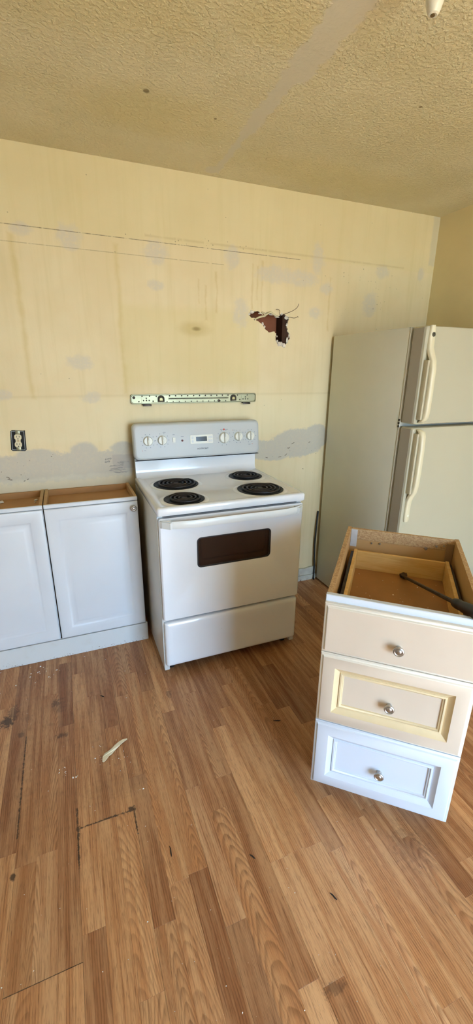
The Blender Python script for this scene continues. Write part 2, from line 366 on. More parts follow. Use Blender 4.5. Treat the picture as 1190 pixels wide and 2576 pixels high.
# torn lumps of gypsum round the hole
def lump(name, c, r, mat, parent, squash=(1, 1, 1), seed=0):
    rr = random.Random(seed); bm = bmesh.new(); bmesh.ops.create_icosphere(bm, subdivisions=2, radius=1)
    for v in bm.verts:
        k = r*(1+rr.uniform(-.28, .28)); v.co = Vector((v.co.x*k*squash[0]+c[0], v.co.y*k*squash[1]+c[1], v.co.z*k*squash[2]+c[2]))
    return obj(name, bm, mat, parent)
for i, (x, y, r, sq) in enumerate([(634,784,.011,(1.3,.5,.8)),(627,790,.007,(1,.5,1)),(661,815,.010,(.7,.5,1)),(666,822,.008,(.6,.5,1)),(704,866,.018,(1,.5,.8)),(714,870,.013,(.9,.5,1.1)),(722,856,.011,(.6,.5,1.5)),(727,845,.008,(.6,.5,1.4)),(724,832,.006,(.6,.5,1)),(722,817,.010,(.7,.5,1.1)),(721,799,.014,(1.1,.5,.8)),(709,790,.008,(1,.6,1)),(697,797,.010,(1.5,.5,.6)),(684,791,.010,(1.6,.5,.6)),(671,790,.008,(1.5,.5,.6)),(698,858,.008,(.8,.5,1)),(697,846,.006,(.6,.5,1)),(654,788,.007,(1.6,.5,.7)),(640,803,.006,(1,.5,1.2))]):
    p = hit(x, y, 1, 0); lump('gypsum_lump', (p.x, .002, p.z), r, M_GYP, wb, sq, i)
# torn paper strips
M_PAPER = plain('torn_cream_paper', (226, 212, 170), .8, var=.15, vscale=50)
for pts in ([(640,804),(652,798),(664,795),(672,790),(681,785),(690,792),(698,797)], [(658,784),(664,788),(668,795),(664,797)]):
    bm = bmesh.new(); tube(bm, [hit(x, y, 1, -.006) for x, y in pts], [.004]+[.0055]*(len(pts)-2)+[.003], 6); obj('torn_paper', bm, M_PAPER, wb)
# adhesive ridges left on the wall beside the range
M_ADH = plain('grey_adhesive', (188, 180, 168), .85, var=.2, vscale=40, bump=.4, bscale=150)
for i, (x0, y0, x1, y1, r) in enumerate([(264,1157,281,1153,.0055),(264,1163,277,1160,.005),(295,1164,313,1164,.0045),(275,1173,312,1169,.004),(277,1179,310,1177,.004),(274,1184,318,1181,.004),(283,1188,322,1187,.004),(300,1160,326,1161,.003)]):
    bm = bmesh.new(); n = 9
    A, B = hit(x0, y0, 1, 0), hit(x1, y1, 1, 0); rr = random.Random(i)
    tube(bm, [A.lerp(B, k/n)+Vector((0, .001, rr.uniform(-.0025, .0025))) for k in range(n+1)], [r*.3]+[r*rr.uniform(.6, 1.2) for _ in range(n-1)]+[r*.3], 6)
    obj('adhesive_ridge', bm, M_ADH, wb)
# scrapes on the filler (raised dark crusts)
M_CRUST = plain('dark_scrape', (104, 88, 70), .9)
for i, (x0, y0, x1, y1) in enumerate([(722,1128,730,1125),(733,1117,741,1113),(716,1146,722,1141),(18,1205,32,1208),(15,1200,26,1203),(60,1211,64,1208),(68,1207,73,1205),(700,1150,708,1149),(668,1150,674,1152),(128,1148,131,1149),(776,1113,781,1111),(761,1178,763,1180)]):
    bm = bmesh.new(); A, B = hit(x0, y0, 1, 0), hit(x1, y1, 1, 0); rr = random.Random(40+i)
    tube(bm, [A.lerp(B, k/4)+Vector((0, .0005, rr.uniform(-.002, .002))) for k in range(5)], [.0008, .0022, .0016, .0022, .0008], 5)
    obj('scrape', bm, M_CRUST, wb)

struct(bx('wall_right', (XR, XR+T, YF-.1, .1, -.03, ROOM_H+.05), M_WALL2), 'olive yellow side wall behind the refrigerator')
struct(bx('wall_left', (XL-T, XL, YF-.1, 0, -.03, ROOM_H+.05), M_WALL3), 'pale side wall left of the photograph')
bm = bmesh.new()
box(bm, XL, DOOR[0], YF-T, YF, -.03, ROOM_H+.05); box(bm, DOOR[1], XR, YF-T, YF, -.03, ROOM_H+.05)
box(bm, DOOR[0], DOOR[1], YF-T, YF, DOOR[3], ROOM_H+.05); box(bm, DOOR[0], DOOR[1], YF-T, YF, -.03, DOOR[2])
struct(obj('wall_front', bm, M_WALL3, smooth=False), 'pale wall with the patio door behind the photographer')
M_TRIM = plain('white_trim', (232, 230, 222), .45)
bm = bmesh.new(); x0, x1, z0, z1 = DOOR
for a in ((x0, x0+.05, z0, z1), (x1-.05, x1, z0, z1), (x0+.05, x1-.05, z1-.05, z1), ((x0+x1)/2-.03, (x0+x1)/2+.03, z0, z1-.05)):
    box(bm, a[0], a[1], YF-.08, YF-.03, a[2], a[3], .004)
struct(obj('door_1', bm, M_TRIM), 'white patio door frame behind the photographer')
struct(bx('ceiling', (XL-.1, XR+.1, YF-.1, .1, ROOM_H, ROOM_H+.1), M_CEIL), 'rough textured yellow ceiling with a smooth grey seam')
M_YARD = plain('pale_yard', (176, 170, 150), .9, var=.2, vscale=.6)
struct(bx('ground_outside', (-14, 14, -26, YF-T, -.25, -.15), M_YARD), 'pale yard outside the patio door')

# floor: sub-floor + every strip of the three-strip laminate
fl = struct(bx('floor', (XL-.05, XR+.05, YF-.05, .05, -.06, -.009), M_SUB), 'oak look laminate floor of narrow brown strips')
SW = .0635; X0 = -.078
J = {-4:[-1.346], -3:[-1.397,-1.711], -2:[-.62,-1.383,-1.711], -1:[-.393,-.846,-1.711], 0:[-.506,-1.34,-1.652], 1:[-.70,-1.34,-1.95], 2:[-.926,-1.34], 3:[-.748,-1.210], 4:[-.60,-1.62], 5:[-.76,-1.614], 6:[-.932,-1.335,-1.781],
     7:[-.70,-1.45,-2.1], 8:[-.85,-1.333,-1.969], 9:[-1.098,-1.678,-1.989], 10:[-1.0,-1.675], 11:[-.86,-1.68], 12:[-.75,-1.25,-1.719], 13:[-1.05,-1.55], 14:[-.62,-1.102,-1.66], 15:[-.80,-1.219], 16:[-.70,-1.30], 17:[-.55,-1.15,-1.978], 18:[-.975,-1.42], 19:[-.701,-1.3], 20:[-.5,-1.0,-1.6]}
# tone (0 dark..1 light), grain (0 straight..1 arched), hue (0 orange..1 grey), from the wall towards the photographer
G = {-4:[(.22,.2,.5),(.58,.2,.2)], -3:[(.35,.2,.2),(.42,.7,.1),(.62,.6,.4),(.62,.1,.3)], -2:[(.45,0,.5),(.5,1,.5),(.62,.8,.7),(.60,0,.3)], -1:[(.5,0,.4),(.18,.2,.5),(.34,0,.4),(.6,0,.2)],
     0:[(.28,.1,.3),(.55,0,.3),(.66,0,.3),(.30,0,.3)], 1:[(.40,0,.5),(.38,0,.3),(.60,.2,.1),(.5,0,.2)], 2:[(.30,.3,.3),(.56,0,.2),(.68,.7,.2)], 3:[(.45,.9,.4),(.44,0,.3),(.30,.1,.3)], 4:[(.50,1,.3),(.68,1,.2),(.60,.7,.4)], 5:[(.26,.1,.2),(.60,.9,.1),(.18,0,.2)],
     6:[(.70,0,.2),(.36,.2,.5),(.62,.1,.9),(.22,.6,.6)], 7:[(.42,.2,.6),(.44,.3,.4),(.58,1,.2),(.6,0,0)], 8:[(.38,0,.3),(.55,1,.5),(.32,0,.1),(.80,0,.5)], 9:[(.28,.1,.1),(.76,0,.3),(.68,0,.5),(.44,.2,.2)], 10:[(.38,.1,.2),(.62,.3,.1),(.64,0,.2)], 11:[(.45,.8,.1),(.62,.2,.1),(.68,.1,.3)],
     12:[(.35,.7,.1),(.50,.7,.1),(.34,.1,.3),(.80,1,.8)], 13:[(.35,.1,.2),(.42,0,.1),(.66,.1,0)], 14:[(.4,.2,.1),(.14,0,.3),(.48,.2,.2),(.60,.3,.1)], 15:[(.35,.2,.1),(.12,.1,.2),(.62,.4,.2)], 16:[(.3,.1,.1),(.34,.5,.1),(.66,.1,.4)], 17:[(.3,.2,.1),(.4,.1,.2),(.20,.1,.2),(.5,0,.1)], 18:[(.35,.1,.2),(.45,.4,.1),(.42,.1,.2)], 19:[(.3,.1,.1),(.45,.1,.2),(.68,.1,.3)], 20:[(.3,.1,.1),(.4,.1,.1),(.5,.1,.1),(.62,.1,.2)]}
def add_strip(bm, x0, x1, y0, y1, gx0, gx1, gy, tone, rr):
    tl = bm.loops.layers.uv.get('strip_uv') or bm.loops.layers.uv.new('strip_uv')
    cl = bm.verts.layers.float_color.get('tone') or bm.verts.layers.float_color.new('tone')
    al = bm.verts.layers.float.get('across') or bm.verts.layers.float.new('across')
    su, sv = rr.uniform(0, 40), rr.uniform(0, 40); off = rr.uniform(-1.3, 1.3); amp = rr.uniform(.6, 1.5); c = .0003; dz = rr.uniform(-.0002, 0)
    xa, xb, ya, yb = x0+gx0, x1-gx1, y0+gy, y1-gy; xm = (xa+xb)/2
    top = []; lo = []; bt = []
    for x, y, ix, iy in ((xa, ya, 1, 1), (xm, ya, 0, 1), (xb, ya, -1, 1), (xb, yb, -1, -1), (xm, yb, 0, -1), (xa, yb, 1, -1)):
        top.append(bm.verts.new((x+ix*c, y+iy*c, dz))); lo.append(bm.verts.new((x, y, dz-c))); bt.append(bm.verts.new((x, y, -.0088)))
    fs = [bm.faces.new((top[0], top[1], top[4], top[5])), bm.faces.new((top[1], top[2], top[3], top[4]))]
    for i in range(6):
        j = (i+1) % 6
        fs.append(bm.faces.new((lo[i], lo[j], top[j], top[i]))); fs.append(bm.faces.new((bt[i], bt[j], lo[j], lo[i])))
    for v in top+lo+bt:
        v[cl] = (tone[0], tone[1], tone[2], 1); v[al] = ((v.co.x-xm)/.0318 + off)*amp
    for f in fs:
        for l in f.loops: l[tl].uv = (l.vert.co.x+su, l.vert.co.y+sv)
rest = bmesh.new(); nstrip = 0
for c in range(-36, 40):
    x0, x1 = X0+c*SW, X0+(c+1)*SW
    x0, x1 = max(x0, XL), min(x1, XR)
    if x1-x0 < .01: continue
    rr = random.Random(1000+c)
    js = list(J.get(c, [])); tn = list(G.get(c, []))
    if not js:
        y = -.1-rr.uniform(0, .5)
        while y > -2.3:
            js.append(y); y -= rr.uniform(.38, .62)
        tn = [(rr.uniform(.25, .7), rr.choice([0, .1, .3, .9]), rr.uniform(0, .5)) for _ in range(len(js)+1)]
    y = js[-1]-rr.uniform(.4, .6)
    while y > YF+.2:
        js.append(y); y -= rr.uniform(.4, .62)
    while len(tn) < len(js)+1: tn.append((rr.uniform(.3, .7), rr.choice([0, .1, .3, .9]), rr.uniform(0, .5)))
    ys = [-.001]+js+[YF]
    gl = .0002 if c % 3 == 0 else .00004; gr = .0002 if c % 3 == 2 else .00004
    for k in range(len(ys)-1):
        ya, yb = ys[k+1], ys[k]
        near = (-7 <= c <= 33) and yb > -2.25 and ya < -.02 and (c*SW+X0 < 1.75 or ya < -.75)
        tone = tn[k]
        if near and nstrip < 290:
            bm = bmesh.new(); add_strip(bm, x0, x1, ya, yb, gl, gr, .0001, tone, rr); obj('floor_strip', bm, M_STRIP, fl, smooth=False); nstrip += 1
        else: add_strip(rest, x0, x1, ya, yb, gl, gr, .0001, tone, rr)
tag(obj('floor_strips', rest, M_STRIP, fl, smooth=False), 'remaining laminate strips of the floor', kind='stuff')

# battered skirting left between range and refrigerator
M_SKIRT = plain('chipped_white_skirting', (214, 212, 196), .6, var=.15, vscale=20, dirt=(34, .60, (96, 70, 46), .9))
sk = bmesh.new(); rr = random.Random(3)
tops = [(1.14+i*.03, .098+rr.uniform(-.006, .006)) for i in range(19)]
poly = [(1.14, .02), (1.68, .02)] + [(x, z) for x, z in reversed(tops)]
prism(sk, poly, -.016, -.0005, 'Y'); prism(sk, [(1.14, .001), (1.68, .001), (1.68, .042), (1.14, .046)], -.024, -.016, 'Y')
struct(obj('baseboard_back', sk, M_SKIRT, smooth=False), 'chipped white skirting between range and refrigerator')

# ------------------------------------------------------------------ materials of the objects
M_WHITE = plain('white_cabinet_foil', (220, 224, 228), .38, var=.03, vscale=5)
M_CHIPW = plain('chipped_white_board', (222, 224, 222), .5, var=.05, vscale=6, dirt=(85, .66, (110, 84, 58), .9))
def chipped():
    M = NT('chipped_white_plinth'); p = M.pos(); z = M.n('SeparateXYZ', {0: p}).outputs[2]
    n = M.noise(p, 95, 5, .7); n2 = M.noise(p, 9, 4); th = M.math('MULTIPLY_ADD', z, 3.2, .50); th = M.math('MULTIPLY_ADD', n2, .14, th)
    m = M.ramp(M.math('SUBTRACT', n, th), -.01, .03); c = M.mix(M.ramp(M.noise(p, 14, 4), .5, .8, 0, .25), srgb(214, 217, 216), srgb(190, 176, 150))
    M.col(M.mix(m, c, srgb(96, 72, 50))); M.rough(.5); M.bump(M.math('SUBTRACT', 1.0, m), .4, .001); return M.m
M_CHIPW = chipped()
M_BROWN = plain('brown_board', (186, 140, 88), .7, var=.15, vscale=7, bump=.2, bscale=120)
M_BROWN2 = plain('pale_edge_wood', (196, 160, 110), .7, var=.15, vscale=12)
M_ENAMEL = plain('white_enamel', (232, 234, 236), .16, var=.02, vscale=4, coat=.5, dirt=(70, .72, (120, 96, 66), .6))
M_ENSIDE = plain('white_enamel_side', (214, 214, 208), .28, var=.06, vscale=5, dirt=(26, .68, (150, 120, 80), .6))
M_PANEL = plain('white_control_panel', (196, 199, 198), .38)
M_KNOB = plain('cream_plastic', (232, 230, 216), .35)
M_BLACK = plain('matt_black', (18, 17, 17), .5)
M_COIL = plain('burner_coil', (40, 36, 36), .5, metal=.2, var=.3, vscale=30)
M_PAN = plain('black_drip_pan', (15, 14, 14), .5, var=.3, vscale=20, spec=.25)
M_GLASS = plain('dark_oven_glass', (34, 22, 14), .06, coat=.6, var=.3, vscale=3)
M_GREYTXT = plain('grey_print', (146, 152, 160), .6)
M_REDTXT = plain('red_print', (206, 66, 48), .6)
M_NICKEL = plain('brushed_nickel', (196, 195, 192), .34, metal=1.0, var=.1, vscale=40)
M_GALV = plain('galvanised_steel', (158, 156, 128), .42, metal=.9, var=.18, vscale=14)
M_DARKSTEEL = plain('dark_steel', (78, 70, 62), .4, metal=.8, var=.4, vscale=30)
M_FRSIDE = plain('grey_refrigerator_side', (226, 223, 205), .42, var=.06, vscale=2.5, bump=.25, bscale=260, dirt=(9, .74, (140, 112, 84), .5))
M_FRDOOR = plain('cream_refrigerator_door', (186, 180, 154), .32, var=.02, vscale=2, bump=.12, bscale=260)
M_FRHAND = plain('cream_handle', (226, 216, 182), .35, var=.06, vscale=10)
M_GASKET = plain('grey_gasket', (122, 112, 98), .7, var=.2)
M_PARTICLE = None
def particle():
    M = NT('particle_board'); p = M.obj()
    v = M.n('TexVoronoi', {'Vector': M.vmath('MULTIPLY', p, (1, 1, 1.6)), 'Scale': 230.0})
    c = M.mix(M.n('SeparateColor', {0: v.outputs['Color']}).outputs[0], srgb(172, 134, 92), srgb(208, 176, 130))
    c = M.mix(M.ramp(M.noise(p, 40, 4, .7), .66, .72, 0, .6), c, srgb(84, 56, 34))
    M.col(c); M.rough(.9); M.bump(M.noise(p, 200, 3), .6, .002); return M.m
M_PARTICLE = particle()
def pine(name, a, b, d, axis=(4, 60, 60)):
    M = NT(name); p = M.obj(); n = M.noise(M.vmath('MULTIPLY', p, axis), 1.0, 4, .6, 1.2)
    M.col(M.mix(M.ramp(M.noise(p, 7, 3), .4, .7, 0, .3), M.mix(M.ramp(n, .35, .65), srgb(*a), srgb(*b)), srgb(*d))); M.rough(.55); return M.m
M_PINE = pine('yellow_pine', (214, 170, 96), (226, 190, 122), (190, 140, 70))
M_HARD = plain('brown_hardboard', (164, 116, 66), .6, var=.12, vscale=8)
M_LAMI = plain('wood_look_laminate', (206, 164, 108), .5, var=.12, vscale=6)
M_BEIGE = plain('bare_beige_drawer', (216, 201, 180), .5, var=.05, vscale=6, dirt=(9, .68, (222, 186, 150), .5))
M_MOULD = plain('yellowed_moulding', (228, 208, 166), .5, var=.06, vscale=14)
M_DRWHITE = plain('white_drawer_paint', (214, 222, 232), .4)
M_CHIP = plain('white_plaster_crumb', (232, 228, 216), .9)
M_PEEL = plain('cream_paint_peel', (232, 222, 192), .6)
M_RUBBER = plain('black_rubber', (26, 25, 25), .5, bump=.2, bscale=90)

def ring_panel(bm, x0, x1, z0, z1, steps, yback):
    """door/drawer front facing -y: steps = (inset, y, material of the band leading to it)"""
    prev = None
    def ring(i, y): return [bm.verts.new((x, y, z)) for x, z in ((x0+i, z0+i), (x1-i, z0+i), (x1-i, z1-i), (x0+i, z1-i))]
    back = ring(0, yback); prev = back; bm.faces.new(back)
    for st in steps:
        ins, y, mi = st[:3]; r = ring(ins, y)
        for k in range(4):
            f = bm.faces.new((prev[k], prev[(k+1) % 4], r[(k+1) % 4], r[k])); f.material_index = mi
        prev = r
    f = bm.faces.new(prev); f.material_index = steps[-1][2] if len(steps[-1]) < 4 else steps[-1][3]
def knob(parent, x, y, z, s=1.0, name='knob'):
    bm = bmesh.new()
    lathe(bm, [(.0, 0), (.008, 0), (.0085, .003), (.0055, .006), (.005, .014), (.007, .016), (.0155, .0185), (.0165, .021), (.0155, .0235), (.0125, .0245), (.011, .0225), (.0095, .0225), (.0085, .0245), (.005, .0262), (0, .0265)], axis='Y', n=28)
    for v in bm.verts: v.co *= s
    return obj(name, bm, M_NICKEL, parent, loc=(x, y, z), angle=60)

# ------------------------------------------------------------------ base cabinets on the left
KD = .333; KH = .8713
def cabinet(name, label, x0, x1, knob_x, chips, seed):
    t = thing(name, label, 'cabinet', (x0, -KD, 0)); W_ = x1-x0; b = .016; zb = .112; yf = .020; yb = KD-.002
    def pt(n, d, m, bev=.001): return bx(n, d, m, t, bev, 1)
    pt('side_panel', (0, b, yf, yb, .004, KH), [M_BROWN2]); pt('side_panel', (W_-b, W_, yf, yb, .004, KH), [M_BROWN2])
    pt('back_panel', (b, W_-b, yb-b, yb, .004, KH-.004), M_BROWN); pt('top_panel', (b, W_-b, yf+.014, yb-b, KH-.052, KH-.036), M_BROWN)
    pt('front_rail', (b, W_-b, yf, yf+.014, KH-.06, KH-.002), M_BROWN2); pt('bottom_panel', (b, W_-b, yf, yb-b, zb, zb+.016), M_BROWN)
    pt('front_edge', (0, W_, yf-.012, yf-.0005, .852, KH+.001), M_WHITE, .003)
    for xs in (0, W_-b): pt('front_stile', (xs, xs+b, yf-.0006, yf-.0001, zb, .852), M_WHITE, 0)
    bm = bmesh.new()
    S = [(0, .004, 0), (.0015, .0015, 0), (.004, 0, 0), (.009, -.0012, 0), (.055, -.0012, 0), (.062, .0045, 0), (.068, .006, 0), (.074, .0052, 0), (.078, .0052, 0), (.092, .0005, 0), (.100, -.0012, 0)]
    ring_panel(bm, .0015, W_-.0015, zb+.002, .850, S, yf-.001)
    d = obj('door', bm, M_WHITE, t, smooth=True, angle=50)
    if knob_x is not None: knob(d, knob_x-x0, -.001, .817)
    return t
c1 = cabinet('base_cabinet', 'white base cabinet with one knob, next to the range, its worktop missing', -.111, .3445, .318, 0, 1)
c2 = cabinet('base_cabinet', 'white base cabinet cut off by the left edge, no knob in view', -.72, -.1155, None, 0, 2)
tag(bx('plinth_board', (-.72, .352, -KD-.002, -KD+.016, .0005, .1105), M_CHIPW, None, .0012, 1), 'long white plinth board with chipped lower edge under the cabinets', 'plinth')
# drywall crumbs lying in the recessed cabinet tops
for i, (x, y, r) in enumerate([(233, 1232, .009), (130, 1241, .009), (135, 1243, .006), (3, 1264, .012), (91, 1258, .009), (304, 1226, .004), (122, 1243, .006), (89, 1263, .006)]):
    p = hit(x, y, 2, KH-.036+.003); o = lump('plaster_chip', (0, 0, 0), r, M_CHIP, None, (1.2, .9, .45), 70+i)
    o.location = (p.x, p.y, KH-.036+r*.45); o.rotation_euler = (0, 0, i*1.1)
    tag(o, ['cream plaster chip near the rear rail of the cabinet beside the range', 'larger cream plaster chip in the left rear corner of the knobbed cabinet top', 'small plaster chip touching the larger chip in the knobbed cabinet top', 'plaster chip on the left cabinet top at the photo edge', 'plaster chip in the right corner of the left cabinet top', 'tiny chip by the right end of the knobbed cabinet top', 'leftmost small chip on the knobbed cabinet top', 'front chip of two in the right corner of left cabinet top'][i], 'plaster chip', 'plaster chips on the cabinet tops')

# ------------------------------------------------------------------ electric range
RX, RY, RW = .3723, -.7061, .762
rg = thing('electric_range', 'white freestanding electric range with four black coil burners', 'range', (RX, RY, 0))
def part(n, d, m, p=rg, bev=.002, seg=2): return bx(n, d, m, p, bev, seg)
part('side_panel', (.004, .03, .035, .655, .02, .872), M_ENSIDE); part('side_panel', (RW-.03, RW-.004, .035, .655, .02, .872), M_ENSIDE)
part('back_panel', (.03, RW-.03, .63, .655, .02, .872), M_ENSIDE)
part('front_frame', (.03, RW-.03, .045, .06, .05, .872), plain('dark_range_frame', (60, 60, 64), .5))
for x in (.05, RW-.05):
    for y in (.09, .60):
        bm = bmesh.new(); lathe(bm, [(.018, 0), (.018, .012), (.010, .014), (.010, .05)], (x, y, 0), n=12); obj('levelling_foot', bm, M_BLACK, rg)
# side trim strip
part('corner_trim', (0.002, .010, .030, .042, .03, .865), M_ENSIDE, bev=.001)
# cooktop slab with raised lip and shallow well
bm = bmesh.new()
def rr_ring(ins, z, r, yf=0, yb=.63): return [(x, y, z) for x, y in rrect(ins, RW-ins, yf+ins, yb-min(ins, .01), max(.004, r), 4)]
rings = [rr_ring(.004, .876, .010), rr_ring(0, .882, .012), rr_ring(0, .908, .012), rr_ring(.004, .914, .012), rr_ring(.012, .916, .012), rr_ring(.024, .9155, .012), rr_ring(.034, .911, .014), rr_ring(.05, .910, .02)]
loft(bm, rings); ct = obj('cooktop', bm, M_ENAMEL, rg, angle=40)
# burners
def burner(cx, cy, r, turns):
    bm = bmesh.new()   # raised enamel collar
    lathe(bm, [(r+.028, .9095), (r+.02, .9125), (r+.010, .9135), (r+.003, .9125), (r, .9105)], (cx, cy, 0), n=48); obj('burner_collar', bm, M_ENAMEL, ct, angle=60)
    bm = bmesh.new()
    lathe(bm, [(r+.004, .9125), (r+.005, .9150), (r-.002, .9156), (r-.008, .914), (r-.014, .9115), (r*.55, .9108), (0, .9108)], (cx, cy, 0), n=48); pan = obj('drip_pan', bm, M_PAN, rg, angle=60)
    bm = bmesh.new(); n = int(turns*36); pts = []
    r0, r1 = .018, r-.011
    for i in range(n+1):
        a = 2*PI*turns*i/n; q = r0+(r1-r0)*i/n
        pts.append((cx+q*math.cos(a+.6), cy+q*math.sin(a+.6), .9195))
    e = pts[-1]; d = Vector((-math.sin(2*PI*turns+.6), math.cos(2*PI*turns+.6), 0))
    pts += [Vector(e)+d*.02+Vector((0, 0, -.003)), Vector(e)+d*.034+Vector((0, 0, -.006))]
    tube(bm, pts, .0046, 8); c = obj('heating_coil', bm, M_COIL, pan)
    bm = bmesh.new()
    for k in range(3):
        a = 2*PI*k/3+.3
        tube(bm, [(cx, cy, .9135), (cx+(r-.012)*math.cos(a), cy+(r-.012)*math.sin(a), .9135)], .0022, 6)
    lathe(bm, [(0, .912), (.015, .912), (.015, .9195), (0, .9205)], (cx, cy, 0), n=16); obj('coil_support', bm, M_COIL, pan)
burner(.190, .413, .117, 4.0); burner(.159, .123, .094, 3.2); burner(.619, .455, .094, 3.2); burner(.581, .160, .117, 4.0)
# back guard: recessed lower panel + overhanging tilted console
bm = bmesh.new()
sec = [(.600, .908), (.606, .914), (.618, .930), (.622, .955), (.622, 1.022), (.655, 1.022), (.655, .80), (.640, .80), (.630, .905)]
loft(bm, [[(x, y, z) for y, z in sec] for x in (.008, RW-.008)]); obj('splash_panel', bm, M_ENAMEL, rg, angle=50)
bm = bmesh.new()
def cons(ins, y, dz=0):   # console outline leaning back towards the top
    out = []
    for x, z in rrect(.001+ins, RW+.003-ins, 1.020+ins, 1.220-ins, .026 if ins < .02 else .02, 6):
        lean = (z-1.02)*.12; out.append((x, y+lean, z))
    # squarer lower corners
    return out
loft(bm, [cons(.004, .655-.024), cons(0, .645-.024), cons(0, .590), cons(.003, .580), cons(.010, .5755), cons(.014, .575)])
con = obj('control_console', bm, M_PANEL, rg, angle=45)
def cy(z): return .575+(z-1.02)*.12
TILT = math.atan(.12)
part('console_seam', (.004, RW-.002, .583, .60, 1.0165, 1.0195), M_BLACK, bev=0)
def marks(x, z, r, n=9, parent=con):
    bm = bmesh.new()
    for k in range(n):
        a = PI/2+2*PI*(k+.5)/n; px_, pz_ = x+r*math.cos(a), z+r*math.sin(a); y = cy(pz_)
        box(bm, px_-.0022, px_+.0022, y-.0006, y+.001, pz_-.0022, pz_+.0022)
    obj('dial_marks', bm, M_GREYTXT, parent, smooth=False)['kind'] = 'stuff'
def dial(x, z, r):
    bm = bmesh.new()
    lathe(bm, [(0, -.001), (r, -.001), (r+.0006, .004), (r*.93, .012), (r*.86, .016), (0, .017)], axis='Y', n=32)
    o = obj('dial', bm, M_KNOB, con, loc=(x, cy(z), z), rot=(-TILT, 0, 0), angle=50)
    bm = bmesh.new(); box(bm, -.0045, .0045, -.030, -.012, -r*.96, r*.98, .003, 2); g = obj('dial_grip', bm, M_KNOB, o)
    bm = bmesh.new(); box(bm, -.001, .001, -.0308, -.0295, r*.2, r*.96); obj('pointer_line', bm, M_GREYTXT, o, smooth=False)
    marks(x, z, r+.012, 10)
dial(.081, 1.126, .026); dial(.162, 1.127, .026); dial(.534, 1.124, .032); dial(.626, 1.128, .026); dial(.703, 1.128, .026)
bm = bmesh.new(); prism(bm, rrect(.222, .237, 1.112, 1.140, .002, 2), cy(1.126)-.005, cy(1.126)+.004); obj('rocker_switch', bm, M_KNOB, con)
bm = bmesh.new(); lathe(bm, [(0, 0), (.006, 0), (.0055, .003), (0, .0045)], axis='Y', n=16); obj('indicator_lamp', bm, plain('dark_red_lens', (96, 24, 22), .3), con, loc=(.278, cy(1.120), 1.120))
bm = bmesh.new(); prism(bm, rrect(-.069, .069, -.025, .025, .004, 3), -.0025, .003); dp = obj('clock_panel', bm, M_KNOB, con, loc=(.394, cy(1.123), 1.123), rot=(-TILT, 0, 0))
bm = bmesh.new(); prism(bm, rrect(-.034, .032, -.0115, .0145, .002, 2), -.0035, .001); obj('clock_display', bm, plain('dark_display', (30, 34, 28), .15), dp)
for x, z in ((-.055, .010), (-.055, -.011), (.047, .010), (.047, -.011), (.060, .010), (.060, -.011)):
    bm = bmesh.new(); prism(bm, rrect(x-.0055, x+.0055, z-.007, z+.007, .004, 3), -.0038, .0); obj('clock_button', bm, plain('pale_button', (214, 216, 214), .4), dp)
text('brand_lettering', 'HOTPOINT', .0135, (.399, cy(1.068)-.0005, 1.068), (PI/2-TILT*0, 0, 0), plain('dark_print', (58, 60, 70), .5), con)
bm = bmesh.new()
for x, z, wd in ((.062, 1.075, .010), (.176, 1.170, .016), (.229, 1.155, .012), (.279, 1.142, .016), (.520, 1.172, .018), (.550, 1.172, .020), (.600, 1.166, .010), (.698, 1.078, .014)):
    y = cy(z); box(bm, x-wd/2, x+wd/2, y-.0006, y+.001, z-.0014, z+.0014)
obj('console_print', bm, M_GREYTXT, con, smooth=False)['kind'] = 'stuff'
bm = bmesh.new()
for x, z, r in ((.535, 1.1725, .005), (.046, 1.074, .0018), (.716, 1.079, .0018), (.590, 1.167, .0018)):
    y = cy(z); prism(bm, rrect(x-r, x+r, z-r, z+r, r*.99, 4), y-.0007, y+.001)
obj('console_print', bm, M_REDTXT, con, smooth=False)['kind'] = 'stuff'
# oven door with a real window opening
dx0, dx1, dz0, dz1 = .007, RW-.007, .327, .862
wx0, wx1, wz0, wz1 = .184, .578, .589, .748
bm = bmesh.new()
n = 5; Wp = rrect(wx0, wx1, wz0, wz1, .022, n); Op = rrect(dx0, dx1, dz0, dz1, .010, n)
def yr(P, y, s=0): return [(x, y, z) for x, z in P]
Opi = rrect(dx0+.006, dx1-.006, dz0+.006, dz1-.006, .010, n); Wpo = rrect(wx0-.006, wx1+.006, wz0-.006, wz1+.006, .026, n)
loft(bm, [yr(Wp, .030), yr(Op, .040), yr(Op, .012), yr(Opi, .006), yr(Wpo, .006), yr(Wp, .009), yr(Wp, .030)], cap=False)
bmesh.ops.remove_doubles(bm, verts=bm.verts, dist=1e-6)
od = obj('oven_door', bm, M_ENAMEL, rg, angle=35)
bm = bmesh.new(); prism(bm, rrect(wx0-.004, wx1+.004, wz0-.004, wz1+.004, .02, 4), .0125, .016)
M_WGL = NT('smoked_oven_glass'); M_WGL.col(srgb(60, 44, 34)); M_WGL.rough(.04); M_WGL.b.inputs['Alpha'].default_value = .45
obj('window_glass', bm, M_WGL.m, od)
bm = bmesh.new(); prism(bm, rrect(wx0-.003, wx1+.003, wz0-.003, wz1+.003, .02, 4), .032, .036); obj('inner_liner', bm, plain('brown_oven_liner', (92, 62, 42), .5, var=.4, vscale=5), od)
bm = bmesh.new(); loft(bm, [yr(rrect(wx0-.002, wx1+.002, wz0-.002, wz1+.002, .022, 5), y) for y in (.0085, .0125)] + [yr(rrect(wx0+.007, wx1-.007, wz0+.007, wz1-.007, .018, 5), .0122)], cap=False); obj('window_border', bm, M_BLACK, od)
bm = bmesh.new(); pi = rrect(wx0+.03, wx1-.025, wz0+.035, wz1+.01, .02, 4); po_ = rrect(wx0+.022, wx1-.018, wz0+.027, wz1+.018, .024, 4)
loft(bm, [yr(po_, .0315), yr(po_, .026), yr(pi, .026), yr(pi, .0315)], cap=False); obj('liner_rim', bm, plain('dark_liner_rim', (58, 30, 24), .4), od)
